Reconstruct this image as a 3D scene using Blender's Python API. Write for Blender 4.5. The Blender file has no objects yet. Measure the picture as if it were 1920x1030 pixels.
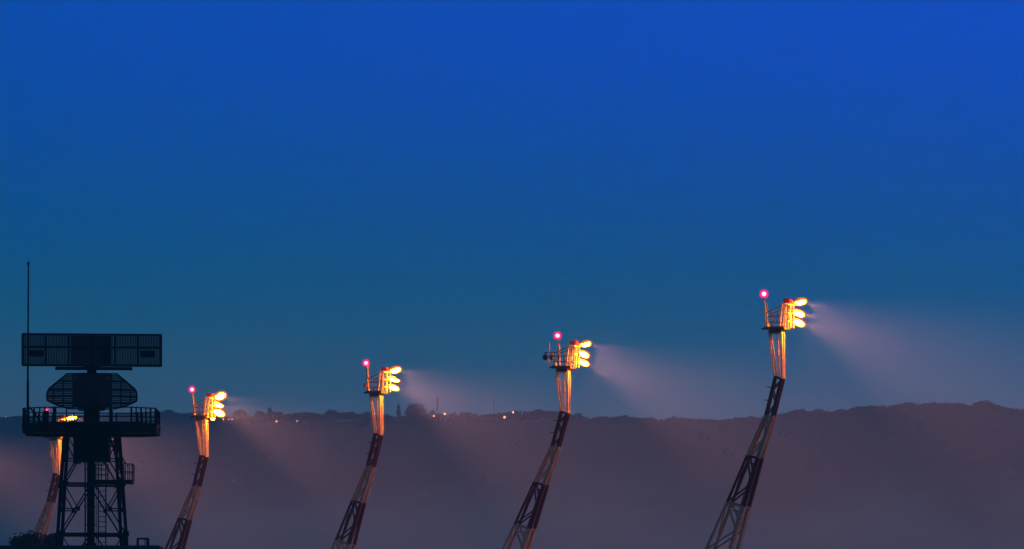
import bpy, bmesh, math, random
from mathutils import Vector, Matrix
random.seed(7)
C = bpy.context.scene.collection
S = bpy.context.scene
R = math.radians

# ------------------------------------------------------------------ camera
F = 12500.0                 # focal length in photo pixels (1920 wide)
HOR = 1426.0                # eye level, in photo pixels from the top (below the frame)
CAMZ = 1.7
cam_d = bpy.data.cameras.new('camera')
cam_d.sensor_width = 36.0
cam_d.lens = 36.0 * F / 1920.0
cam_d.shift_y = (HOR - 515.0) / 1920.0
cam_d.clip_start = 1.0
cam_d.clip_end = 30000.0
cam = bpy.data.objects.new('camera', cam_d)
cam.location = (0, 0, CAMZ)
cam.rotation_euler = (R(90), 0, 0)
C.objects.link(cam)
S.camera = cam

def P(px, py, D):
    return Vector(((px - 960.0) * D / F, D, CAMZ + (HOR - py) * D / F))

# ------------------------------------------------------------------ render / exposure
S.view_settings.view_transform = 'Standard'
S.view_settings.look = 'None'
S.view_settings.exposure = 0.0
S.view_settings.gamma = 1.0
S.cycles.volume_bounces = 1
S.cycles.max_bounces = 6
S.cycles.transparent_max_bounces = 16
S.cycles.sample_clamp_indirect = 4.0

# ------------------------------------------------------------------ dusk sky
W = bpy.data.worlds.new('World')
S.world = W
W.use_nodes = True
nt = W.node_tree
nt.nodes.clear()
def N(t, **kw):
    n = nt.nodes.new(t)
    for k, v in kw.items():
        setattr(n, k, v)
    return n
out = N('ShaderNodeOutputWorld')
bg = N('ShaderNodeBackground')
bg.inputs['Strength'].default_value = 1.0
geo = N('ShaderNodeTexCoord')
sep = N('ShaderNodeSeparateXYZ')
nt.links.new(geo.outputs['Generated'], sep.inputs[0])
mr = N('ShaderNodeMapRange')
mr.inputs['From Min'].default_value = 0.0
mr.inputs['From Max'].default_value = 0.30
nt.links.new(sep.outputs['Z'], mr.inputs['Value'])
ramp = N('ShaderNodeValToRGB')
ramp.color_ramp.interpolation = 'B_SPLINE'
SKY = [(0.000, (.050, .150, .260)),
       (0.046, (.090, .158, .272)),
       (0.056, (.038, .146, .292)),
       (0.068, (.000, .130, .330)),
       (0.082, (.000, .108, .450)),
       (0.098, (.000, .090, .630)),
       (0.113, (.000, .092, .750)),
       (0.145, (.000, .085, .520)),
       (0.220, (.008, .085, .205)),
       (0.300, (.006, .072, .170))]
els = ramp.color_ramp.elements
while len(els) < len(SKY):
    els.new(0.5)
for e, (p, c) in zip(els, SKY):
    e.position = p / 0.30
    e.color = (*c, 1)
nt.links.new(mr.outputs[0], ramp.inputs[0])
# the twilight is a little greener and darker towards the left (north-west), bluer to the right
azr = N('ShaderNodeMapRange')
azr.inputs['From Min'].default_value = -0.077
azr.inputs['From Max'].default_value = 0.077
nt.links.new(sep.outputs['X'], azr.inputs['Value'])
aramp = N('ShaderNodeValToRGB')
for e, (p, c) in zip(aramp.color_ramp.elements, [(0.0, (1, .94, .80)), (1.0, (1, .98, 1.02))]):
    e.position = p
    e.color = (*c, 1)
nt.links.new(azr.outputs[0], aramp.inputs[0])
mul = N('ShaderNodeMix', data_type='RGBA', blend_type='MULTIPLY')
mul.inputs['Factor'].default_value = 1.0
nt.links.new(ramp.outputs[0], mul.inputs[6])
nt.links.new(aramp.outputs[0], mul.inputs[7])
sky = N('ShaderNodeTexSky', sky_type='NISHITA')
sky.sun_disc = False
sky.sun_elevation = R(-4.0)
sky.sun_rotation = R(150)          # the sun is down behind the camera
skys = N('ShaderNodeMix', data_type='RGBA', blend_type='ADD')
skys.inputs['Factor'].default_value = 0.06
nt.links.new(mul.outputs[2], skys.inputs[6])
nt.links.new(sky.outputs[0], skys.inputs[7])
nt.links.new(skys.outputs[2], bg.inputs['Color'])
nt.links.new(bg.outputs[0], out.inputs[0])

# ------------------------------------------------------------------ materials
def mat(name, base, rough=.6, metal=0.0, spec=.4, var=.25, scale=3.0, emit=None, strength=0.0, bump=0.0, dirt=None, alpha=None):
    m = bpy.data.materials.new(name)
    m.use_nodes = True
    t = m.node_tree
    b = t.nodes['Principled BSDF']
    b.inputs['Roughness'].default_value = rough
    b.inputs['Metallic'].default_value = metal
    b.inputs['Specular IOR Level'].default_value = spec
    tc = t.nodes.new('ShaderNodeTexCoord')
    no = t.nodes.new('ShaderNodeTexNoise')
    no.inputs['Scale'].default_value = scale
    no.inputs['Detail'].default_value = 5
    t.links.new(tc.outputs['Object'], no.inputs['Vector'])
    cr = t.nodes.new('ShaderNodeValToRGB')
    lo = dirt if dirt else tuple(c * (1 - var) for c in base)
    cr.color_ramp.elements[0].position = .3
    cr.color_ramp.elements[0].color = (*lo, 1)
    cr.color_ramp.elements[1].position = .62
    cr.color_ramp.elements[1].color = (*base, 1)
    t.links.new(no.outputs['Fac'], cr.inputs[0])
    t.links.new(cr.outputs[0], b.inputs['Base Color'])
    if emit:
        b.inputs['Emission Color'].default_value = (*emit, 1)
        b.inputs['Emission Strength'].default_value = strength
    if bump:
        bp = t.nodes.new('ShaderNodeBump')
        bp.inputs['Strength'].default_value = bump
        t.links.new(no.outputs['Fac'], bp.inputs['Height'])
        t.links.new(bp.outputs[0], b.inputs['Normal'])
    return m

SODIUM = (1.0, .205, .005)
M = dict(
    white=mat('dim_white_paint', (.44, .35, .24), .55, spec=.2, dirt=(.32, .23, .13), scale=2.2),  # mast white, darkened and warmed in colour for the dimly lit lower bands
    white_lit=mat('lit_white_paint', (.72, .62, .40), .5, dirt=(.46, .36, .20), scale=2.0),  # same mast white, lightened and yellowed to look lamp-lit at the top
    rail=mat('dark_rail_steel', (.055, .05, .05), .6, spec=.1, scale=4),
    red=mat('red_mast_paint', (.10, .012, .010), .5, spec=.08, dirt=(.055, .009, .008), scale=2.2),
    steel=mat('galvanised_steel', (.30, .30, .30), .5, .3, dirt=(.16, .15, .14), scale=4),
    deck=mat('deck_grating', (.10, .095, .09), .7, .2, scale=8),
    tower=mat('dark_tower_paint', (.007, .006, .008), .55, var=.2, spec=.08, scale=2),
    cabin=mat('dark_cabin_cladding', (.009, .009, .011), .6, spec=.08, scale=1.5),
    antenna=mat('antenna_red_paint', (.17, .040, .050), .55, spec=.08, dirt=(.10, .028, .04), scale=1.2),
    antback=mat('antenna_grey_paint', (.022, .017, .022), .55, spec=.08, scale=1.2),
    roof=mat('roof_felt', (.035, .035, .040), .8, scale=.6),
    wallb=mat('building_wall', (.06, .06, .065), .8, scale=.5),
    bulbglass=mat('sodium_lamp_glass', (.8, .8, .7), .2, emit=SODIUM, strength=760.0),
    hood=mat('lamp_housing', (.52, .48, .42), .45, .3, scale=5),
    lampfar=mat('street_lamp_glow', (.8, .8, .7), .3, emit=(1.0, .38, .18), strength=5.0),
    lampwarm=mat('street_lamp_warm_glow', (.8, .8, .7), .3, emit=(1.0, .30, .08), strength=6.0),
    lampdim=mat('dim_red_glow', (.6, .2, .2), .3, emit=(1.0, .10, .16), strength=.7),
    lampred=mat('red_glow', (.6, .1, .1), .3, emit=(1.0, .02, .06), strength=2.2),
    core=mat('beacon_filament', (.9, .8, .8), .3, emit=(1.0, .30, .50), strength=9.0),
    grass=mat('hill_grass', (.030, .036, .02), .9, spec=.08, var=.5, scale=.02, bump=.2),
    leaf=mat('foliage', (.035, .048, .02), .8, spec=.08, var=.6, scale=.35),
    leafnear=mat('bush_foliage', (.11, .10, .035), .8, spec=.1, var=.5, scale=1.5),
    bark=mat('bark', (.06, .045, .03), .9, scale=2, bump=.4),
    apron=mat('apron_concrete', (.34, .29, .24), .85, var=.35, scale=.08, bump=.15),
    black=mat('black_plastic', (.02, .02, .022), .4),
)
# hillside: dark woods on the crest, lower slope painted paler in place of lit mist
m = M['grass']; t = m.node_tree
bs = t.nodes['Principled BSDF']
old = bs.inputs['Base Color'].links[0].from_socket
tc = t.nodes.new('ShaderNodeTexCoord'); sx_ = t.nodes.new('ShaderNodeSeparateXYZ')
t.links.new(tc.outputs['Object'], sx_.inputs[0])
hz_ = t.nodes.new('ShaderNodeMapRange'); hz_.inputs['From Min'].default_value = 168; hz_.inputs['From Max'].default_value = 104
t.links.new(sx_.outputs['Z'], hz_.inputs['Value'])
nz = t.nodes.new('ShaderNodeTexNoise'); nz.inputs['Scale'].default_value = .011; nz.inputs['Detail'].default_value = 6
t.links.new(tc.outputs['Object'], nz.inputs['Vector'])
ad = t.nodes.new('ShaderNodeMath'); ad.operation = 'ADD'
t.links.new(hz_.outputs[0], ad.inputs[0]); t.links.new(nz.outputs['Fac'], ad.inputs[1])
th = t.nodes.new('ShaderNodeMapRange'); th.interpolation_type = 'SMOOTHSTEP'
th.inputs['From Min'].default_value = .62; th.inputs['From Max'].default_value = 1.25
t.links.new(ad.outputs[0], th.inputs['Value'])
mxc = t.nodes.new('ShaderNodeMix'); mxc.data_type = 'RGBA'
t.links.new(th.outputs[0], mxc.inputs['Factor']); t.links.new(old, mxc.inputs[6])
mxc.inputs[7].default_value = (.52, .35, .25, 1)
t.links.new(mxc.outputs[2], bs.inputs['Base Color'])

# tinted glass that glows and lets the bright source inside show through
def glow_glass(name, tint, col, st, lo, hi):
    m = bpy.data.materials.new(name); m.use_nodes = True
    t = m.node_tree; t.nodes.clear()
    o_ = t.nodes.new('ShaderNodeOutputMaterial'); mx = t.nodes.new('ShaderNodeMixShader')
    tr = t.nodes.new('ShaderNodeBsdfTransparent'); tr.inputs[0].default_value = (*tint, 1)
    em = t.nodes.new('ShaderNodeEmission'); em.inputs[0].default_value = (*col, 1); em.inputs[1].default_value = st
    no = t.nodes.new('ShaderNodeTexNoise'); no.inputs['Scale'].default_value = 9
    mp = t.nodes.new('ShaderNodeMapRange'); mp.inputs['To Min'].default_value = lo; mp.inputs['To Max'].default_value = hi
    t.links.new(no.outputs['Fac'], mp.inputs['Value'])
    t.links.new(mp.outputs[0], mx.inputs[0]); t.links.new(tr.outputs[0], mx.inputs[1]); t.links.new(em.outputs[0], mx.inputs[2])
    t.links.new(mx.outputs[0], o_.inputs[0])
    return m
M['lens'] = glow_glass('beacon_red_lens', (1, .75, .85), (1.0, .002, .16), 1.8, .30, .55)
M['amber'] = glow_glass('amber_lamp_glass', (1, .95, .9), (1.0, .21, .008), 1.35, .36, .62)

# ------------------------------------------------------------------ mesh helpers
class MB:
    def __init__(self):
        self.v = []; self.f = []
    def add(self, vs, fs):
        n = len(self.v)
        self.v += [tuple(x) for x in vs]
        self.f += [tuple(i + n for i in f) for f in fs]
        return self
    def box(self, lo, hi):
        x0, y0, z0 = lo; x1, y1, z1 = hi
        return self.add([(x0,y0,z0),(x1,y0,z0),(x1,y1,z0),(x0,y1,z0),(x0,y0,z1),(x1,y0,z1),(x1,y1,z1),(x0,y1,z1)],
                        [(0,3,2,1),(4,5,6,7),(0,1,5,4),(1,2,6,5),(2,3,7,6),(3,0,4,7)])
    def bar(self, p, q, w, h=None):                       # rectangular bar
        p = Vector(p); q = Vector(q); h = h or w
        d = (q - p).normalized()
        up = Vector((0, 0, 1)) if abs(d.z) < .95 else Vector((0, 1, 0))
        a = d.cross(up).normalized() * w / 2
        b = a.cross(d).normalized() * h / 2
        vs = [e + s * a + u * b for e in (p, q) for s, u in ((-1,-1),(1,-1),(1,1),(-1,1))]
        return self.add(vs, [(0,1,2,3)[::-1],(4,5,6,7),(0,1,5,4),(1,2,6,5),(2,3,7,6),(3,0,4,7)])
    def tube(self, p, q, r, n=8, r2=None):
        p = Vector(p); q = Vector(q); r2 = r if r2 is None else r2
        d = (q - p).normalized()
        up = Vector((0, 0, 1)) if abs(d.z) < .95 else Vector((0, 1, 0))
        a = d.cross(up).normalized(); b = a.cross(d).normalized()
        vs = []
        for e, rr in ((p, r), (q, r2)):
            for i in range(n):
                t = 2 * math.pi * i / n
                vs.append(e + rr * (math.cos(t) * a + math.sin(t) * b))
        fs = [(i, (i + 1) % n, n + (i + 1) % n, n + i) for i in range(n)]
        fs += [tuple(range(n))[::-1], tuple(range(n, 2 * n))]
        return self.add(vs, fs)
    def ell(self, c, ax, mtx=None, n=14, k=8, t0=0.0, t1=math.pi):   # ellipsoid, optionally a zone of it
        c = Vector(c); vs = []; fs = []
        for j in range(k + 1):
            th = t0 + (t1 - t0) * j / k
            for i in range(n):
                ph = 2 * math.pi * i / n
                v = Vector((ax[0] * math.sin(th) * math.cos(ph), ax[1] * math.sin(th) * math.sin(ph), ax[2] * math.cos(th)))
                if mtx: v = mtx @ v
                vs.append(c + v)
        for j in range(k):
            for i in range(n):
                fs.append((j*n+i, (j+1)*n+i, (j+1)*n+(i+1)%n, j*n+(i+1)%n))
        return self.add(vs, fs)
    def build(self, name, m, parent=None, smooth=False, merge=False):
        me = bpy.data.meshes.new(name)
        me.from_pydata(self.v, [], self.f)
        if merge or smooth:
            b = bmesh.new(); b.from_mesh(me)
            bmesh.ops.remove_doubles(b, verts=b.verts, dist=1e-4)
            bmesh.ops.recalc_face_normals(b, faces=b.faces)
            b.to_mesh(me); b.free()
        me.materials.append(m)
        if smooth:
            for p in me.polygons: p.use_smooth = True
        o = bpy.data.objects.new(name, me)
        C.objects.link(o)
        if parent: o.parent = parent
        return o

def empty(name, loc, rz=0.0):
    o = bpy.data.objects.new(name, None)
    o.empty_display_size = .5
    C.objects.link(o); o.location = loc; o.rotation_euler = (0, 0, rz)
    return o
def tag(o, label=None, cat=None, group=None, kind=None):
    if label: o['label'] = label
    if cat: o['category'] = cat
    if group: o['group'] = group
    if kind: o['kind'] = kind
    return o
def copy_tree(o, parent=None):
    c = o.copy(); C.objects.link(c)
    c.parent = parent
    for ch in list(o.children):
        copy_tree(ch, c)
    return c

# ------------------------------------------------------------------ terrain
SKYL = [(-400,782),(-200,778),(0,783),(40,778),(100,780),(200,776),(301,771),(313,768),(340,775),(356,772),(380,776),(436,781),(449,767),(461,776),
 (474,781),(486,771),(499,780),(511,771),(524,771),(536,778),(555,774),(580,772),(605,778),(614,769),(627,770),(636,776),
 (658,770),(674,779),(689,772),(700,779),(724,775),(742,781),(756,781),(805,776),(812,770),(824,773),(836,778),(852,773),(880,774),
 (895,778),(914,776),(930,775),(945,774),(961,770),(977,771),(992,770),(1008,767),(1030,769),(1050,773),(1072,777),(1083,774.6),(1093,783),
 (1106,780),(1114,786),(1129,778),(1141,784),(1152,782),(1164,778),(1185,779),(1197,785),(1214,781),(1233,786),(1247,787),
 (1258,780),(1281,782),(1287,786),(1297,783),(1310,787),(1335,785),(1352,788),(1368,785),(1381,783),(1410,780),(1427,783),
 (1456,778),(1479,772),(1501,766),(1518,770.6),(1533,766),(1545,772),(1572,768),(1597,765),(1614,759.6),(1630,761),(1651,758),
 (1663,763),(1702,753),(1722,758),(1749,753.4),(1785,753),(1805,755),(1829,765),(1844,753),(1861,756),(1878,763),(1903,764.5),
 (1920,766),(2100,760),(2400,775)]
DR = 3700.0                                             # distance of the ridge
def skyline(px):
    if px <= SKYL[0][0]: return SKYL[0][1]
    for (a, b), (c, d) in zip(SKYL, SKYL[1:]):
        if px <= c: return b + (d - b) * (px - a) / (c - a)
    return SKYL[-1][1]
def smooth_sky(px, w=60):
    return max(sum(skyline(px + k * w / 4) for k in range(-4, 5)) / 9, skyline(px)) 
def ridge_z(X):
    px = 960 + X * F / DR
    z = CAMZ + (HOR - (smooth_sky(px) + 15)) * DR / F
    e = max(0.0, abs(X) - 450) / 500.0
    return z * (1 - .12 * min(1, e)) + 6 * math.sin(X / 170.0) * min(1, e)
def terrain(X, D):
    t = (D - 3250.0) / (DR - 3250.0)
    t = min(max(t, 0.0), 1.0)
    s = t * t * (3 - 2 * t)
    z = ridge_z(X) * s
    if D > DR:
        z -= (D - DR) * .04 + 4
    n = 2.2 * math.sin(X / 61.0 + D / 143.0) + 1.6 * math.sin(X / 27.0 - D / 71.0)
    return z + n * s * (1 - s) * 4

gnd = MB()
gnd.add([(-5000, -400, 0), (5000, -400, 0), (5000, 5000, 0), (-5000, 5000, 0)], [(0, 1, 2, 3)])
tag(gnd.build('ground', M['apron']), 'pale concrete apron and flat airfield ground below the frame', 'ground', kind='structure')

xs = [-2600 + 100 * i for i in range(22)]
xs += [-420 + 6 * i for i in range(1, 140)]
xs += [430 + 100 * i for i in range(22)]
ds = [3235 + 20 * i for i in range(12)] + [3475, 3500, 3560, 3610, 3650, 3680, 3700, 3715, 3760, 3850, 4000, 4300, 4700]
hv = []
for D in ds:
    for X in xs:
        hv.append((X, D, terrain(X, D) - (.6 if D == ds[0] else 0)))
nx = len(xs)
hf = [(j*nx+i, j*nx+i+1, (j+1)*nx+i+1, (j+1)*nx+i) for j in range(len(ds)-1) for i in range(nx-1)]
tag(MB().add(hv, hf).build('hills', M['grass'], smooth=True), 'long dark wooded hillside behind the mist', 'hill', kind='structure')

# ------------------------------------------------------------------ foliage
def crown(mb, c, rx, rz, n, leaf, rnd, ry=None, shape=0):
    """leaf-sized faces gathered in clumps through the crown's volume"""
    ry = ry or rx
    clumps = []
    for _ in range(max(6, n // 22)):
        a = rnd.uniform(0, 2 * math.pi); u = rnd.uniform(-.85, 1); r = rnd.uniform(.35, 1) ** .5
        w = math.sqrt(max(0, 1 - u * u))
        if shape == 1: w = .55 + .45 * (1 - abs(u))
        clumps.append(Vector((math.cos(a) * w * r * rx, math.sin(a) * w * r * ry, u * rz * (.55 + .45 * r))) * .82)
    for i in range(n):
        k = clumps[i % len(clumps)]
        p = Vector(c) + k + Vector((rnd.gauss(0, .13) * rx, rnd.gauss(0, .13) * ry, rnd.gauss(0, .11) * rz))
        a = Vector((rnd.gauss(0, 1), rnd.gauss(0, 1), rnd.gauss(0, 1))).normalized()
        b = a.orthogonal().normalized()
        q = a.cross(b)
        s = leaf * rnd.uniform(.6, 1.3)
        mb.add([p + b * s, p + q * s * .7, p - b * s, p - q * s * .7], [(0, 1, 2, 3)])
def trunk(mb, base, h, r, rnd, limbs=5):
    base = Vector(base)
    top = base + Vector((rnd.uniform(-.05, .05) * h, rnd.uniform(-.05, .05) * h, h))
    mid = base.lerp(top, .5) + Vector((rnd.uniform(-.04, .04) * h, 0, 0))
    mb.tube(base, mid, r, 8, r * .72); mb.tube(mid, top, r * .72, 8, r * .25)
    for i in range(limbs):
        s = base.lerp(top, rnd.uniform(.4, .85)); a = rnd.uniform(0, 6.28)
        mb.tube(s, s + Vector((math.cos(a) * h * .3, math.sin(a) * h * .3, h * .25)), r * .35, 6, r * .08)
def tree(name, px, ptop, width, D, label, cat='tree', hgt=None, n=900, leaf=.5, shape=0, group=None, rnd=None):
    rnd = rnd or random.Random(int(px * 7))
    k = D / F
    X = (px - 960) * k
    gz = terrain(X, D) if D > 1500 else 0.0
    ztop = CAMZ + (HOR - ptop) * k
    H = ztop - gz
    rx = width * k / 2
    t = tag(empty(name, (X, D, gz)), label, cat, group)
    tb = MB(); trunk(tb, (0, 0, -.3), H * .8, max(.12, rx * .09), rnd); tb.build('trunk', M['bark'], t)
    cb = MB()
    crz = min(H * .48, rx * 1.1) if not shape else H * .48
    crown(cb, (0, 0, H - crz), rx, crz, n, leaf, rnd, shape=shape)
    cb.build('crown', M['leaf'] if D > 1500 else M['leafnear'], t)
    return t

# distinct trees that stand out on the far skyline
tree('broad_tree', 779, 755.5, 42, 3690, 'broad round-headed tree standing highest on the far skyline', n=2600, leaf=.55)
tree('poplar_tree', 747.5, 757, 8, 3690, 'slim dark columnar tree just left of the broad round tree', n=900, leaf=.45, shape=1)
tree('poplar_tree', 505.5, 762, 9, 3690, 'short columnar tree on skyline above the two leftmost hillside lamps', n=700, leaf=.45, shape=1)
tree('round_tree', 450, 767, 26, 3690, 'rounded tree on the skyline in the glow of the second mast', n=1100, leaf=.5)
tree('round_tree', 486, 771, 22, 3690, 'low rounded tree between the glowing mast and the short columnar tree', n=900, leaf=.5)
tree('flat_topped_tree', 620, 768.5, 26, 3690, 'flat-topped tree on the skyline left of the middle mast', n=1100, leaf=.5)
tree('pointed_tree', 812, 768.5, 10, 3690, 'small pointed tree at the foot of the far lattice radio mast', n=600, leaf=.4)
tree('broad_tree', 1845, 752, 44, 3680, 'wide rounded tree crown on the wooded ridge at far right', n=2200, leaf=.6)

# the continuous wood along the ridge
wb = MB(); rw = random.Random(3)
px = -60.0
while px < 1985:
    D = DR + rw.uniform(-22, 8)
    right = 1440 < px
    top = skyline(px) + rw.uniform(-.5, 2.0)
    k = D / F
    X = (px - 960) * k
    r = rw.uniform(9, 15) * k if not right else rw.uniform(11, 18) * k
    zt = CAMZ + (HOR - top) * k
    crown(wb, (X, D, zt - r * .8), r, r * .8, 300, .75, rw)
    px += rw.uniform(4, 7)
for _ in range(420):                                     # woodland scattered down the slope
    D = rw.uniform(3380, 3670); px = rw.uniform(-40, 1960)
    if px < 1430 and rw.random() < .7: continue
    if D < 3560: continue
    X = (px - 960) * D / F; r = rw.uniform(3, 5.2)
    crown(wb, (X, D, terrain(X, D) + r * .6), r, r * .8, 60, .8, rw)
tag(wb.build('woodland', M['leaf']), 'unbroken dark woodland along the crest of the far hill', 'wood', kind='stuff')

# ------------------------------------------------------------------ far radio masts and hillside lamps
def radio_mast(px, ptop, pbot, w, label):
    D = 3705.0; k = D / F
    X = (px - 960) * k
    zb = terrain(X, D); zt = CAMZ + (HOR - ptop) * k
    H = zt - zb
    t = tag(empty('radio_mast', (X, D, zb)), label, 'radio mast', 'radio masts on the far skyline')
    m = MB(); a = w * k / 2
    for sx in (-1, 1):
        for sy in (-1, 1):
            m.bar((sx*a, sy*a, 0), (sx*a*.5, sy*a*.5, H*.86), .16)
    z = 0; s = 1
    while z < H * .84:
        z2 = min(z + 1.4, H * .86); f = 1 - .5 * z / (H * .86); g = 1 - .5 * z2 / (H * .86)
        for sy in (-1, 1):
            m.bar((-s*a*f, sy*a*f, z), (s*a*g, sy*a*g, z2), .10)
            m.bar((sy*a*f, -s*a*f, z), (sy*a*g, s*a*g, z2), .10)
        z = z2; s = -s
    m.build('lattice', M['steel'], t)
    p = MB(); p.tube((0, 0, H*.84), (0, 0, H), .09, 6); p.build('aerial', M['steel'], t)
    return t, H, a
t, H, a = radio_mast(820, 735, 776, 5, 'lattice radio mast carrying panel aerials on the far skyline')
for z, s in ((.80, 1), (.72, -1), (.60, 1)):
    q = MB(); q.box((s*.25 - .35, -.5, H*z - .9), (s*.25 + .45, .3, H*z + .9)); q.build('panel_aerial', M['steel'], t)
radio_mast(926, 737, 776, 1.0, 'slender bare radio mast taller than the stub mast beside it')
radio_mast(933.5, 760, 776, 1.4, 'short stub radio mast just right of the slender one')

def hill_lamp(px, py, rad, m, label):
    D = 3690.0
    while D > 2000:
        X = (px - 960) * D / F; z = CAMZ + (HOR - py) * D / F
        if z - terrain(X, D) > 5.0: break
        D -= 4
    zb = terrain(X, D); z = CAMZ + (HOR - py) * D / F
    h = max(z - zb, 3)
    t = tag(empty('street_lamp', (X, D - 2, zb)), label, 'street lamp', 'lamps on the far hillside')
    b = MB(); b.tube((0, 0, 0), (0, 0, h), .10, 6, .07); b.tube((0, 0, h), (0, -.8, h + .15), .06, 6); b.build('pole', M['steel'], t)
    b = MB(); b.ell((0, -1.1, h), (rad, rad, rad * .95), n=10, k=6); b.build('lamp_head', m, t, smooth=True)
LF, LW = M['lampfar'], M['lampwarm']
hill_lamp(946, 783.0, .62, LW, 'orange-white lamp, larger and lower of the pair right of the slender radio mast')
hill_lamp(962, 774.0, .52, LF, 'pale lamp on the crest, upper of the pair right of the slender radio mast')
hill_lamp(985, 791.5, .40, M['lampdim'], 'dim reddish lamp low on the hillside left of the mast with two cameras')
hill_lamp(813.5, 781.0, .46, LF, 'small pinkish lamp below the far lattice radio mast')
hill_lamp(834, 777.0, .56, LW, 'bright warm lamp just right of the far lattice radio mast')
hill_lamp(519, 791.0, .46, LW, 'warm orange lamp on the hillside below the short columnar tree')
hill_lamp(557.5, 790.0, .32, LF, 'tiny white lamp right of the lamp below the columnar tree')
hill_lamp(419.5, 787.0, .38, LW, 'orange speck of lamp nearest the glowing floodlights of the second mast')
hill_lamp(429, 787.0, .30, LF, 'middle one of three tiny lamps right of the second mast')
hill_lamp(435.5, 787.0, .34, LF, 'rightmost of three tiny lamps right of the second mast')
hill_lamp(12, 782.0, .34, M['lampred'], 'small red lamp on the skyline left of the radar tower')

# ------------------------------------------------------------------ floodlight masts
YAW = R(-30)
CY = math.cos(YAW)
SY = -math.sin(YAW)          # a point at local y appears SY*y further right
BX = (1198 - 1457) / 25.0 / CY
def mxx(px, y=0.0): return ((px - 1457) / 25.0 - y * SY) / CY - BX
def mzz(py): return (HOR - py) / 25.0 + CAMZ
#        y_left, x_left, y_right, x_right, half depth, half depth
ST = [dict(l=(1442, 624), r=(1469, 624), w=.15),
      dict(l=(1452.5, 706), r=(1470, 711), w=.15),
      dict(l=(1435, 778), r=(1453, 780), w=.17),
      dict(l=(1402, 853), r=(1430, 858), w=.27),
      dict(l=(1365, 940), r=(1406, 949), w=.40),
      dict(l=(1326, 1028), r=(1385, 1032), w=.65),
      dict(l=(1281, 1130), r=(1357, 1134), w=.85),
      dict(l=(1233, 1238), r=(1329, 1240), w=1.1),
      dict(l=(1184, 1350), r=(1300, 1352), w=1.35),
      dict(l=(1132, 1468), r=(1268, 1468), w=1.6)]
def corner(i, sx, sy):
    s = ST[i]; p = s['l'] if sx < 0 else s['r']
    return Vector((mxx(p[0], sx * s['w']), sy * s['w'], mzz(p[1])))
def build_mast():
    root = empty('floodlight_mast', (0, 0, 0), YAW)
    for i in range(len(ST) - 1):
        m_ = M['white_lit'] if i == 0 else M['white'] if i % 2 == 0 else M['red']
        nm = 'red_section' if i % 2 else 'white_section'
        b = MB()
        lw = .115 if i < 2 else .14 + .014 * i
        e = .004 * (i % 2)
        def c(j, sx, sy, t=0.0):
            return corner(j, sx, sy)
        # ring at the lower end, bracing in every face
        A = {(sx, sy): corner(i, sx, sy) for sx in (-1, 1) for sy in (-1, 1)}
        B = {(sx, sy): corner(i + 1, sx, sy) for sx in (-1, 1) for sy in (-1, 1)}
        A = {k: v.lerp(B[k], .012) for k, v in A.items()}
        for sy in (-1, 1):
            b.bar(A[-1, sy], A[1, sy], .13, .15)
            if i == len(ST) - 2: b.bar(B[-1, sy], B[1, sy], .14)
        for sx in (-1, 1):
            b.bar(A[sx, -1], A[sx, 1], .13, .15)
        if i == 0:
            for sy in (-1, 1):
                b.bar(A[-1, sy].lerp(B[-1, sy], .5), A[1, sy].lerp(B[1, sy], .5), .05)
            # plated right face of the top frame, middle cable pipe
            mid0 = (A[-1, -1] + A[1, 1]) / 2; mid1 = (B[-1, -1] + B[1, 1]) / 2
            b.tube(mid0 + Vector((.08, 0, 0)), mid1 + Vector((.04, 0, 0)), .055, 8)
        elif i == 1:
            n = 3
            for sy in (-1, 1):
                for kx in range(n):
                    f0, f1 = kx / n, (kx + 1) / n
                    s = -1 if kx % 2 else 1
                    b.bar(A[s, sy].lerp(B[s, sy], f0), A[-s, sy].lerp(B[-s, sy], f1), .085)
            for sx in (-1, 1):
                b.bar(A[sx, -1], B[sx, 1], .10)
        else:
            for sy in (-1, 1):
                # K pattern: two diagonals meet the right leg at mid-height
                r5 = A[1, sy].lerp(B[1, sy], .52)
                b.bar(A[-1, sy], r5, .085 + .008 * i)
                b.bar(B[-1, sy], r5, .085 + .008 * i)
                if i < 5:
                    b.bar(A[-1, sy].lerp(r5, .25), A[1, sy].lerp(B[1, sy], .14), .07)
            b.bar(A[-1, -1], B[-1, 1], .08)
            b.bar(A[1, -1], B[1, 1], .08)
        if i >= 1:
            # ladder plate and cable tray run up inside the right-hand face
            for f, w_ in ((.16, .16), (.30, .05), (.36, .05)):
                b.bar((A[1, -1].lerp(A[1, 1], .5)).lerp(A[-1, -1].lerp(A[-1, 1], .5), f if i < 5 else f * .6),
                      (B[1, -1].lerp(B[1, 1], .5)).lerp(B[-1, -1].lerp(B[-1, 1], .5), (f if i < 4 else f * .6)), w_, .30 if w_ > .1 else w_)
            L = (A[-1, -1] - B[-1, -1]).length
            if i == 1:
                for f in (.28, .62):                     # step irons on the outer left leg
                    p = A[-1, -1].lerp(B[-1, -1], f); b.bar(p, p + Vector((-.42, -.02, .06)), .06)
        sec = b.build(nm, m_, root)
        for sx in (-1, 1):
            for sy in (-1, 1):
                lb = MB()
                w2 = lw * (1.35 if sx > 0 else 1.0)
                lb.bar(corner(i, sx, sy), corner(i + 1, sx, sy), w2, w2 * .9)
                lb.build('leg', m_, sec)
    # platform
    zp = mzz(616)
    d = MB(); hd = .50
    xl, xr = mxx(1433, -hd), mxx(1482, hd)
    d.box((xl, -hd, zp - .10), (xr, hd, zp))
    d.box((mxx(1441, -.36), -.36, zp - .34), (mxx(1472, .36), .36, zp - .104))
    d.box((mxx(1428, -.2), -.2, zp - .07), (xl - .002, .2, zp + .05))
    for sy in (-1, 1):
        d.bar((xl, sy*(hd+.03), zp + .03), (xr, sy*(hd+.03), zp + .03), .05, .18)
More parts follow.
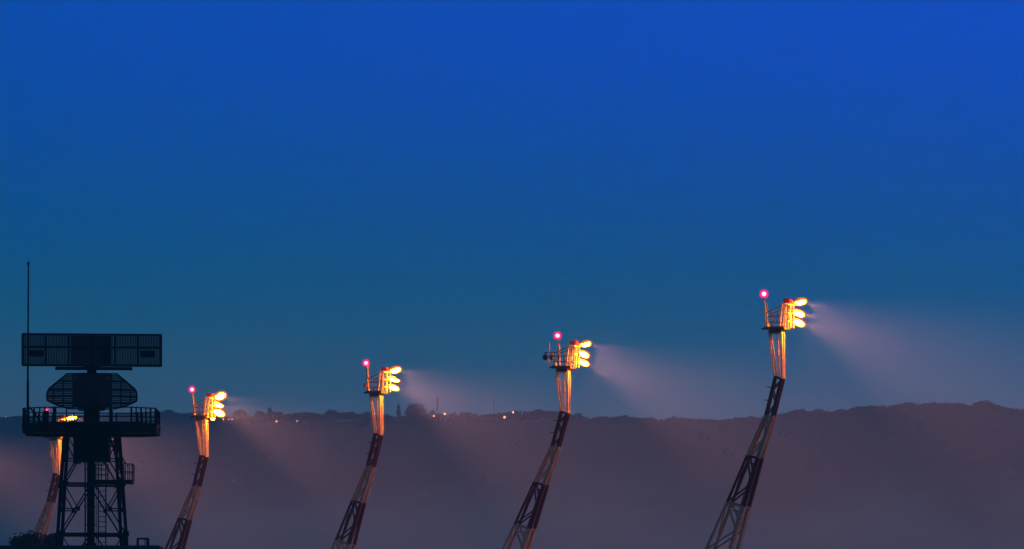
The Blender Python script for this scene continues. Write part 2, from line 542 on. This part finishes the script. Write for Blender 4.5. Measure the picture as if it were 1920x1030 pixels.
    d.build('platform', M['deck'], root)
    # railing, rising towards the lamp frame
    rb = MB(); x0 = mxx(1437, -.5); x1 = mxx(1462, -.5)
    for sy in (-.5, .5):
        for yl, yr, w in ((587, 576, .06), (594, 592, .045), (605, 604, .04)):
            rb.tube((x0, sy, mzz(yl)), (x1, sy, mzz(yr)), w * .62, 6)
        for f in (0.0, .36):
            rb.tube((x0 + (x1 - x0) * f, sy, zp), (x0 + (x1 - x0) * f, sy, mzz(586 - 4 * f)), .038, 6)
    for y_ in (587, 594, 605):
        rb.tube((x0, -.5, mzz(y_)), (x0, .5, mzz(y_)), .03, 6)
    rb.build('railing', M['rail'], root)
    # lamp frame
    fb = MB()
    for px0, px1 in ((1464, 1469), (1474, 1476), (1484, 1484)):
        for sy in (-.25, .25):
            fb.bar((mxx(px0), sy, zp), (mxx(px1), sy, mzz(570)), .10)
    for y_ in (573, 590, 605):
        for sy in (-.3, .3):
            fb.bar((mxx(1465), sy, mzz(y_ + 1)), (mxx(1485), sy, mzz(y_)), .06)
        fb.bar((mxx(1485), -.75, mzz(y_)), (mxx(1485), .75, mzz(y_)), .06)
    fb.build('lamp_frame', M['steel'], root)
    cb = MB(); cb.box((mxx(1468, -.22), -.22, mzz(569)), (mxx(1485, .22), .22, mzz(563)))
    cb.box((mxx(1466.5, -.26), -.26, mzz(563)), (mxx(1486, .26), .26, mzz(561.5)))
    cb.build('junction_box', M['red'], root)
    gb = MB(); gb.box((mxx(1438, -.4), -.4, zp + .002), (mxx(1443, -.1), -.1, mzz(606))); gb.build('control_box', M['steel'], root)
    # floodlights
    for (px_, py_, tilt) in ((1500, 568.5, 8), (1497, 590, -7), (1497, 607.5, -8)):
        c = Vector((mxx(px_), 0, mzz(py_)))
        rot = Matrix.Rotation(R(tilt), 3, 'X') @ Matrix.Rotation(R(12), 3, 'Y')
        hb = MB()
        # trough-shaped housing above and behind the wide glass
        for f in (1.06, 1.0):
            hb.ell(c + rot @ Vector((-.12, 0, .03)), (.26 * f, .80 * f, .235 * f), rot, n=18, k=6, t0=0.0, t1=R(74))
        hb.tube(c + rot @ Vector((-.52, 0, .06)), c + rot @ Vector((-.24, 0, .06)), .13, 10, .2)
        fl = hb.build('floodlight', M['hood'], root, smooth=True)
        g = MB(); g.ell(c, (.22, .76, .195), rot, n=14, k=8); g.build('arc_tube', M['bulbglass'], fl, smooth=True)
        g = MB(); g.ell(c + Vector((.03, 0, .02)), (.36, .95, .33), rot, n=18, k=10); g.build('lamp_glass', M['amber'], fl, smooth=True)
        y_ = MB()
        y_.bar((mxx(1485), 0, c.z + .02), c + Vector((-.30, 0, .04)), .10, .12)
        y_.build('bracket', M['hood'], fl)
        for nm, size, en, dn in (('flood_beam', 58, 1.9, -24), ('flood_spill', 128, .10, -55)):
            ld = bpy.data.lights.new(nm, 'SPOT')
            ld.energy = BEAM * en
            ld.color = (1.0, .33, .28)
            ld.spot_size = R(size); ld.spot_blend = 1.0
            ld.shadow_soft_size = .15
            lo = bpy.data.objects.new(nm, ld); C.objects.link(lo); lo.parent = fl
            lo.location = c + Vector((.42, 0, 0))
            dv = Vector((math.cos(R(dn)), 0, math.sin(R(dn))))
            lo.rotation_euler = dv.to_track_quat('-Z', 'Y').to_euler()
    # obstruction beacon on its post
    pb = MB()
    bc = Vector((mxx(1433), 0, mzz(550.5)))
    pb.tube((mxx(1436.5), 0, zp), (mxx(1435.5), 0, mzz(574)), .075, 8)
    pb.tube((mxx(1435.5), 0, mzz(574)), (bc.x, 0, bc.z - .30), .05, 8)
    pb.tube((bc.x, 0, bc.z - .34), (bc.x, 0, bc.z - .24), .16, 10)
    pb.tube((mxx(1437.5), .12, zp), (mxx(1437), .12, mzz(568)), .035, 6)
    beacon = pb.build('obstruction_light', M['steel'], root)
    b = MB(); b.ell(bc, (.35, .35, .35), n=16, k=10); b.build('lens', M['lens'], beacon, smooth=True)
    b = MB(); b.ell(bc, (.17, .17, .17), n=12, k=8); b.build('bulb', M['core'], beacon, smooth=True)
    return root

BEAM = 1.3e5
MASTS = [(1457, 617, 'nearest and tallest leaning floodlight mast, at right, beam fanning over wooded ridge'),
         (1057, 690, 'leaning floodlight mast with two dark cameras hanging from its railing'),
         (706, 737, 'leaning floodlight mast with a second thin post beside its red beacon'),
         (379, 783, 'leaning floodlight mast just right of the radar tower, brightest blazing lamp heads'),
         (104, 821, 'leaning floodlight mast half hidden behind the legs of the radar tower'),
         (-137, 855, 'last leaning floodlight mast of the row, whose beam reddens the mist at far left')]
proto = build_mast()
objs = []
LEAN = [0, 1.3, .15, 0, 0, -.3]
DYAW = [0, 3, -2.5, 2, -1.5, 1]
HEAD = Vector((-BX, 0, mzz(617)))
for i, (px, py, lab) in enumerate(MASTS):
    o = proto if i == 0 else copy_tree(proto)
    D = 809.0 / (HOR - py) * 500.0
    X = (px - 960) * D / F
    rot_ = Matrix.Rotation(YAW + R(DYAW[i]), 3, 'Z') @ Matrix.Rotation(R(LEAN[i]), 3, 'Y')
    h = rot_ @ HEAD
    o.location = (X - h.x, D - h.y, mzz(617) - h.z)
    o.rotation_euler = rot_.to_euler()
    tag(o, lab, 'floodlight mast', 'leaning floodlight masts in a row')
    objs.append(o)
for ch in objs[1].children:
    if ch.name.startswith('obstruction_light'): ch.location.x += .48
# what sets single masts apart
def rescale(part, k):
    me = part.data.copy()
    c = sum((v.co for v in me.vertices), Vector()) / len(me.vertices)
    for v in me.vertices:
        d = v.co - c
        v.co = c + Vector((d.x * k[0], d.y * k[1], d.z * k[2]))
    part.data = me
for mi, scales in ((1, ((1, 1, .95), (1.05, .95, 1.05), (1, 1.05, .9))), (2, ((1, 1, 1.1), (1, 1, .62), (1, .9, .95))),
                   (3, ((1.2, 1.1, 1.45), (1, .85, .8), (1.2, 1.15, 1.35))), (4, ((1, 1, .8), (1, .7, .5), (1, .9, .8)))):
    fls = [ch for ch in objs[mi].children if ch.name.startswith('floodlight')]
    for fl, k in zip(fls, scales):
        for ch in fl.children:
            if ch.name.startswith(('arc_tube', 'lamp_glass')): rescale(ch, k)
r2 = objs[1]
for dx in (-1.35, -.75):
    b = MB(); c = Vector((mxx(1437, -.6) + dx + .5, -.6, mzz(596)))
    b.ell(c, (.22, .22, .25), n=12, k=8)
    b.tube(c + Vector((0, 0, .2)), c + Vector((0, 0, .42)), .05, 6)
    b.tube(c + Vector((0, 0, .4)), (mxx(1437, -.5), -.5, mzz(586)), .045, 6)
    b.build('dome_camera', M['black'], r2)
b = MB(); b.tube((mxx(1430.5), -.3, mzz(612)), (mxx(1430.5), -.3, mzz(566)), .045, 8); b.build('spare_post', M['steel'], r2)
r3 = objs[2]
b = MB(); b.tube((mxx(1442.5), -.3, mzz(614)), (mxx(1440), -.3, mzz(558)), .085, 8); p3 = b.build('second_post', M['steel'], r3)
b = MB(); b.ell((mxx(1440), -.3, mzz(557)), (.12, .12, .16), n=10, k=6); b.build('red_cap', M['lampred'], p3, smooth=True)
b = MB(); b.box((mxx(1436), -.6, mzz(605)), (mxx(1441), -.2, mzz(596))); b.build('relay_box', M['steel'], r3)
r4 = objs[3]
b = MB(); b.box((mxx(1478, -.3), -.4, mzz(624)), (mxx(1484, -.3), -.2, mzz(619))); q = b.build('small_floodlight', M['hood'], r4)
b = MB(); b.ell((mxx(1483, -.42), -.42, mzz(622)), (.13, .2, .1), n=10, k=6); b.build('lamp_glass', M['bulbglass'], q, smooth=True)

# ------------------------------------------------------------------ radar tower
TD = 417.0; TK = F / TD
TX = (172 - 960) / TK
def tx(px): return (px - 172) / TK
def tz(py): return (HOR - py) / TK + CAMZ
tower = tag(empty('radar_tower', (TX, TD, 0)), 'dark steel lattice radar tower with a railed platform and cabin', 'radar tower')
TH = R(8)
def half(z):                                            # half width of the tower at height z
    z0, a0, z1, a1 = tz(816), 1.60, tz(1021), 2.03
    return a0 + (a1 - a0) * (z - z0) / (z1 - z0)
def tc(sx, sy, z):
    a = half(z); x, y = sx * a, sy * a
    return Vector((x * math.cos(TH) - y * math.sin(TH), x * math.sin(TH) + y * math.cos(TH), z))
ztop = tz(812)
for sx in (-1, 1):
    for sy in (-1, 1):
        b = MB(); b.bar(tc(sx, sy, 0), tc(sx, sy, ztop), .20, .20)
        b.bar(tc(sx, sy, 0) + Vector((0, 0, -.02)), tc(sx, sy, 0) + Vector((0, 0, .25)), .8)
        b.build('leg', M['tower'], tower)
levels = [816, 909, 1003, 1097, 1191, 1285, 1380, 1470]
for i in range(len(levels) - 1):
    zt, zb = tz(levels[i]), max(tz(levels[i + 1]), .1)
    b = MB()
    for (p, q) in (((-1,-1),(1,-1)), ((1,-1),(1,1)), ((1,1),(-1,1)), ((-1,1),(-1,-1))):
        a0, a1 = tc(*p, zt), tc(*q, zt); b0, b1 = tc(*p, zb), tc(*q, zb)
        mid = (a0 + a1) / 2
        b.bar(b0, b1, .10, .13)
        if i == 0: b.bar(a0, a1, .14, .18)
        zm = (zt + zb) / 2
        for (A_, B_, s) in ((p, b0, a0), (q, b1, a1)):
            b.bar(mid, B_, .085)
            dm = (mid + B_) / 2; lm = tc(*A_, zm)
            b.bar(dm, lm, .07)
            b.bar(dm, s.lerp(B_, .04), .065)
            b.bar(dm - Vector((.12, 0, 0)), dm + Vector((.12, 0, 0)), .06, .26)
            b.bar(tc(*A_, zb + .15), tc(*A_, zb - .15) if zb > .3 else tc(*A_, zb), .36)
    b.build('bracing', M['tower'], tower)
# platform deck (octagon) with fascia
zd = tz(803); hw = 4.17; ch = 1.45
OCT = [(-hw, -hw + ch), (-hw + ch, -hw), (hw - ch, -hw), (hw, -hw + ch), (hw, hw - ch), (hw - ch, hw), (-hw + ch, hw), (-hw, hw - ch)]
OCT = [(x, y * .86) for x, y in OCT]
b = MB(); zl = zd - .40
vs = [(x, y, zl) for x, y in OCT] + [(x, y, zd) for x, y in OCT]
b.add(vs, [tuple(range(8))[::-1], tuple(range(8, 16))] + [(i, (i+1) % 8, 8 + (i+1) % 8, 8 + i) for i in range(8)])
for i in range(8):
    p, q = OCT[i], OCT[(i + 1) % 8]
    b.bar((*p, zd + .06), (*q, zd + .06), .06, .24)
b.box((-4.05, -.3, zl - .12), (4.05, .3, zl - .003)); b.box((-.3, -3.4, zl - .16), (.3, 3.4, zl - .125))
b.build('deck', M['tower'], tower)
zr = zd + 1.12
def rail_run(b, p, q, n, z0, zr, mids=(.5,), r=.042):
    p = Vector((*p, 0)); q = Vector((*q, 0))
    for f in (1.0,) + tuple(mids):
        z = z0 + (zr - z0) * f
        b.tube((p.x, p.y, z), (q.x, q.y, z), r, 6)
    for i in range(n + 1):
        c = p.lerp(q, i / n)
        b.tube((c.x, c.y, z0), (c.x, c.y, zr), r if i % 2 else r * 1.4, 6)
for i in range(8):
    b = MB()
    n = {0: 4, 2: 5, 4: 5, 6: 5}.get(i, 3)
    n = 4 if i in (1, 5) else n
    p, q = OCT[i], OCT[(i + 1) % 8]
    rail_run(b, (p[0] * .985, p[1] * .985), (q[0] * .985, q[1] * .985), n, zd, zr)
    b.build('railing', M['tower'], tower)
for bx0, bx1, by, bh in ((88, 98, -3.3, .9), (106, 112, -3.4, 1.08), (212, 217, -3.3, 1.0)):
    b = MB(); b.box((tx(bx0), by, zd), (tx(bx1), by + .35, zd + bh)); b.box((tx(bx0) - .03, by - .03, zd + bh), (tx(bx1) + .03, by + .38, zd + bh + .04)); b.build('equipment_box', M['tower'], tower)
b = MB()
b.bar((tx(64), -1.5, zd + 1.05), (tx(84), -2.6, zd + .1), .07); b.build('strut', M['tower'], tower)
# cabin slung below the deck
b = MB()
b.box((tx(140), -1.35, tz(866)), (tx(206), 1.2, zl - .17))
for k in range(6):
    x = tx(141 + k * 12.6); b.box((x, -1.39, tz(864)), (x + .06, -1.353, zl - .25))
b.box((tx(139), -1.2, tz(869)), (tx(150), 1.0, tz(866) - .003)); b.box((tx(138), -1.45, tz(822)), (tx(208), -1.353, tz(819)))
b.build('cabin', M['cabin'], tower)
# cable risers and ladder
b = MB()
for px_, w in ((159.5, .10), (165, .17), (170, .22), (175, .17), (180, .05)):
    b.tube((tx(px_), .2, 0), (tx(px_), .2, tz(866)), w * .45, 8)
for y_ in range(880, 1440, 35):
    b.bar((tx(157), .08, tz(y_)), (tx(181), .08, tz(y_)), .05)
b.build('cable_riser', M['tower'], tower)
b = MB()
for px_ in (185, 199): b.bar((tx(px_), -.3, 0), (tx(px_), -.3, tz(866)), .07)
z = .3
while z < tz(868):
    b.bar((tx(185), -.3, z), (tx(199), -.3, z), .035); z += .32
b.build('ladder', M['tower'], tower)
# side landing with railing, stair flight up to the deck
zf = tz(901)
b = MB()
b.box((tx(178), -1.0, zf - .22), (tx(250), 1.0, zf)); b.bar((tx(228), -1.0, zf + 1.5), (tx(238), -1.0, zf + 1.0), .06)
b.build('landing', M['tower'], tower)
b = MB()
for sy in (-.95, .95):
    rail_run(b, (tx(233), sy), (tx(249.5), sy), 2, zf, zf + 1.0, r=.026)
rail_run(b, (tx(249.5), -.95), (tx(249.5), .95), 1, zf, zf + 1.0, r=.026)
b.build('landing_railing', M['tower'], tower)
b = MB()
rail_run(b, (tx(180), -.95), (tx(204), -.95), 2, zf, zf + .98, (.35, .7), r=.028)
b.build('landing_railing', M['tower'], tower)
b = MB()
for sy in (-.95, -.25):
    b.bar((tx(232), sy, zf), (tx(206), sy, zl), .09, .22)
for k in range(10):
    f = (k + .5) / 10
    x = tx(232) + (tx(206) - tx(232)) * f; z = zf + (zl - zf) * f
    b.box((x - .15, -.93, z - .02), (x + .15, -.27, z + .02))
b.bar((tx(236), -.97, zf + 1.0), (tx(212), -.97, zl + .2), .06)
b.build('stairs', M['tower'], tower)
# small red sidelight-coloured plate at the right end of the deck
b = MB(); b.box((hw + .031, -.5, zd - .30), (hw + .10, .5, zd - .02)); b.build('end_plate', M['red'], tower)

# the rotating radar head stands on the deck: turning gear, slatted reflector, long array on top
radar = tag(empty('radar_antenna', (TX, TD, zd)), 'rotating radar head with long slatted bar over a tapered reflector', 'radar antenna')
def rz(py): return (zd - zd) + (803 - py) / TK
RY = R(6)
b = MB()
b.tube((0, 0, 0), (0, 0, rz(793)), 1.15, 20, 1.0); b.tube((0, 0, rz(793)), (0, 0, rz(770)), .52, 16, .50); b.tube((0, 0, rz(770)), (0, 0, rz(752)), .85, 16, 1.0)
b.tube((0, 0, rz(752)), (0, 0, rz(690)), .30, 12)
b.build('pedestal', M['antback'], radar)
def rot(v):
    v = Vector(v); return Vector((v.x * math.cos(RY) - v.y * math.sin(RY), v.x * math.sin(RY) + v.y * math.cos(RY), v.z))
# reflector: horizontal slats and ribs in a curved, tapered outline
def outline(z):                                         # half width (m) at height z (photo rows 700..768)
    y_ = 803 - z * TK
    pts = [(699, 43), (715, 62), (730, 80), (738, 84), (752, 84), (758, 72), (764, 58), (768, 40)]
    if y_ <= pts[0][0]: return pts[0][1] / TK
    for (a, b_), (c_, d_) in zip(pts, pts[1:]):
        if y_ <= c_: return (b_ + (d_ - b_) * (y_ - a) / (c_ - a)) / TK
    return pts[-1][1] / TK
def dish(x, z):
    return -1.0 + .16 * x * x * .55 + .22 * (z - 2.2) ** 2
b = MB()
z = rz(768); k = 0
zs = []
while z < rz(699): zs.append(z); z += .105
for z in zs:
    a = outline(z); n = 14
    for i in range(n):
        x0, x1 = -a + 2 * a * i / n, -a + 2 * a * (i + 1) / n
        b.bar(rot((x0, dish(x0, z), z)), rot((x1, dish(x1, z), z)), .03, .088)
b.build('reflector', M['antenna'], radar)
b = MB()
for x in (-2.4, -1.8, -1.2, -.6, 0, .6, 1.2, 1.8, 2.4):
    zz = [z for z in zs if outline(z) > abs(x)]
    for z0, z1 in zip(zz, zz[1:]):
        b.bar(rot((x, dish(x, z0) + .10, z0)), rot((x, dish(x, z1) + .10, z1)), .09, .14)
zz = zs
for s in (-1, 1):
    for z0, z1 in zip(zz, zz[1:]):
        b.bar(rot((s * outline(z0), dish(outline(z0), z0), z0)), rot((s * outline(z1), dish(outline(z1), z1), z1)), .10)
for yy in (716, 733, 745, 757):
    z = rz(yy); a = outline(z); n = 12
    for i in range(n):
        x0, x1 = -a + 2 * a * i / n, -a + 2 * a * (i + 1) / n
        b.bar(rot((x0, dish(x0, z) + .12, z)), rot((x1, dish(x1, z) + .12, z)), .12, .11)
b.build('reflector_frame', M['antback'], radar)
b = MB()
for z in (rz(705), rz(720), rz(735), rz(750), rz(762)):
    b.bar(rot((-1.1, -.55, z)), rot((1.1, -.55, z)), .16, .16)
for x in (-1.15, -.4, .4, 1.15):
    b.bar(rot((x, -.55, rz(764))), rot((x, -.55, rz(702))), .16, .20)
    b.bar(rot((x, -.6, rz(735))), rot((x, 0, rz(745))), .14)
b.add([rot((-1.0, -.45, rz(765))), rot((1.0, -.45, rz(765))), rot((1.15, -.45, rz(730))), rot((.9, -.45, rz(700))), rot((-.9, -.45, rz(700))), rot((-1.15, -.45, rz(730))),
       rot((-1.0, -.35, rz(765))), rot((1.0, -.35, rz(765))), rot((1.15, -.35, rz(730))), rot((.9, -.35, rz(700))), rot((-.9, -.35, rz(700))), rot((-1.15, -.35, rz(730)))],
      [(0,1,2,3,4,5), (11,10,9,8,7,6)] + [(i, (i+1) % 6, 6 + (i+1) % 6, 6 + i) for i in range(6)])
b.build('backing_frame', M['antback'], radar)
b = MB(); b.bar(rot((tx(103), -.7, rz(692.5))), rot((tx(247), -.7, rz(692.5))), .22, .20)
b.bar(rot((0, -.7, rz(692.5))), rot((0, .4, rz(692.5))), .3, .2)
b.build('feed_bar', M['antback'], radar)
# long array
b = MB(); zt_, zb_ = rz(628), rz(686); zm_ = rz(652)
hwA = 4.33
n = 86
for i in range(n + 1):
    x = -hwA + 2 * hwA * i / n
    for (z0, z1) in ((zb_ + .05, zm_ - .04), (zm_ + .04, zt_ - .05)):
        b.bar(rot((x, -.25, z0)), rot((x, -.25, z1)), .086, .05)
b.build('array_slats', M['antenna'], radar)
b = MB()
for z, h in ((zb_, .14), (zm_, .12), (zt_, .12)):
    b.bar(rot((-hwA - .03, -.28, z)), rot((hwA + .03, -.28, z)), .16, h)
for x in (-hwA, -2.9, -1.45, 0, 1.45, 2.9, hwA):
    b.bar(rot((x, -.22, zb_)), rot((x, -.22, zt_)), .12, .16)
for x in (-3.45, 3.45):
    c = rot((x, -.28, rz(664)))
    b.box((c.x - .45, c.y - .06, c.z - .2), (c.x + .45, c.y + .1, c.z + .2))
b.build('array_frame', M['antback'], radar)
b = MB()
c = rot((0, -.05, rz(657)))
b.box((-1.25, -.20, zb_ + .1), (1.25, .02, zt_ - .1))
b.tube((0, 0, rz(692)), (0, 0, zb_), .42, 14, .6)
b.build('array_mount', M['antback'], radar)

# lightning rod at the left corner of the deck
rod = tag(empty('lightning_rod', (TX + tx(53), TD - .4, zd - .4)), 'tall thin dark lightning rod with ball tip at platform edge', 'lightning rod')
H = (803 - 487) / TK + .4
b = MB(); b.tube((0, 0, 0), (0, 0, 3.4), .085, 8, .075); b.tube((0, 0, 3.4), (.04, 0, H - .35), .060, 8, .045)
b.build('pole', M['tower'], rod)
b = MB(); b.ell((.04, 0, H - .28), (.085, .085, .11), n=10, k=6); b.tube((.04, 0, H - .2), (.04, 0, H + .05), .02, 6, .006); b.build('tip', M['tower'], rod, smooth=True)
b = MB(); b.bar((0, 0, 1.75), (.55, 0, 1.25), .10); b.box((-.12, -.2, -.1), (.2, .2, .55)); b.build('bracket', M['tower'], rod)

# ------------------------------------------------------------------ dark building in front, roof hatch rail, trees behind
bd = tag(empty('flat_roofed_building', (TX, 392, 0)), 'dark flat-roofed building along the bottom left corner', 'building')
kb = F / 385.0
zr_ = CAMZ + (HOR - 1023) / kb
x0 = (-60 - 960) / kb - TX; x1 = (299 - 960) / kb - TX
b = MB(); b.box((x0, -7, 0), (x1 - .12, 12, zr_ - .35))
b.build('wall', M['wallb'], bd)
b = MB(); b.box((x0 - .1, -7.15, zr_ - .347), (x1, 12.15, zr_ - .10)); b.box((x0 - .1, -7.15, zr_ - .097), (x1, -6.9, zr_)); 
b.box((x1 - .25, -6.897, zr_ - .097), (x1, 12.15, zr_))
b.build('roof', M['roof'], bd)
for k in range(6):
    xx = x0 + 1.0 + k * 1.7
    b = MB(); b.box((xx, -7.06, 8.2), (xx + 1.1, -7.002, 9.8)); b.build('window', M['black'], bd)
hr = tag(empty('roof_guard_rail', ((268 - 960) * 391 / F, 391, zr_ - .097)), 'small guard rail round a roof hatch right of the tower', 'guard rail')
b = MB(); k = F / 391
b.tube((-9.5/k, -.4, 0), (-9.5/k, -.4, 22/k), .055, 6); b.tube((9.5/k, -.4, 0), (9.5/k, -.4, 22/k), .075, 6)
b.tube((-9.5/k, .4, 0), (-9.5/k, .4, 22/k), .04, 6); b.tube((9.5/k, .4, 0), (9.5/k, .4, 22/k), .05, 6); b.tube((3/k, .4, 0), (3/k, .4, 22/k), .02, 6)
b.build('post', M['tower'], hr)
b = MB()
for y_ in (-.4, .4): b.tube((-9.7/k, y_, 22/k), (9.7/k, y_, 22/k), .045, 6)
for x_ in (-9.5/k, 9.5/k): b.tube((x_, -.4, 22/k), (x_, .4, 22/k), .04, 6)
b.build('rail', M['tower'], hr)

tree('leafy_tree', 50, 996, 76, 470, 'bushy tree top showing above building roof left of tower', n=3000, leaf=.13)
tree('leafy_tree', 98, 1001, 34, 468, 'smaller tree top half hidden behind the left tower legs', n=1500, leaf=.12)

# ------------------------------------------------------------------ dusk mist
hz = MB(); hz.box((-5100, -450, -1.0), (5100, 5050, 230.0))
hm = bpy.data.materials.new('dusk_mist'); hm.use_nodes = True
t = hm.node_tree; t.nodes.clear()
o_ = t.nodes.new('ShaderNodeOutputMaterial'); pv = t.nodes.new('ShaderNodeVolumePrincipled')
pv.inputs['Color'].default_value = (.80, .92, .98, 1)
pv.inputs['Density'].default_value = 2.2e-4
pv.inputs['Anisotropy'].default_value = 0.0
t.links.new(pv.outputs[0], o_.inputs['Volume'])
tag(hz.build('haze', hm), 'thin violet evening mist filling the whole airfield', 'mist', kind='stuff')
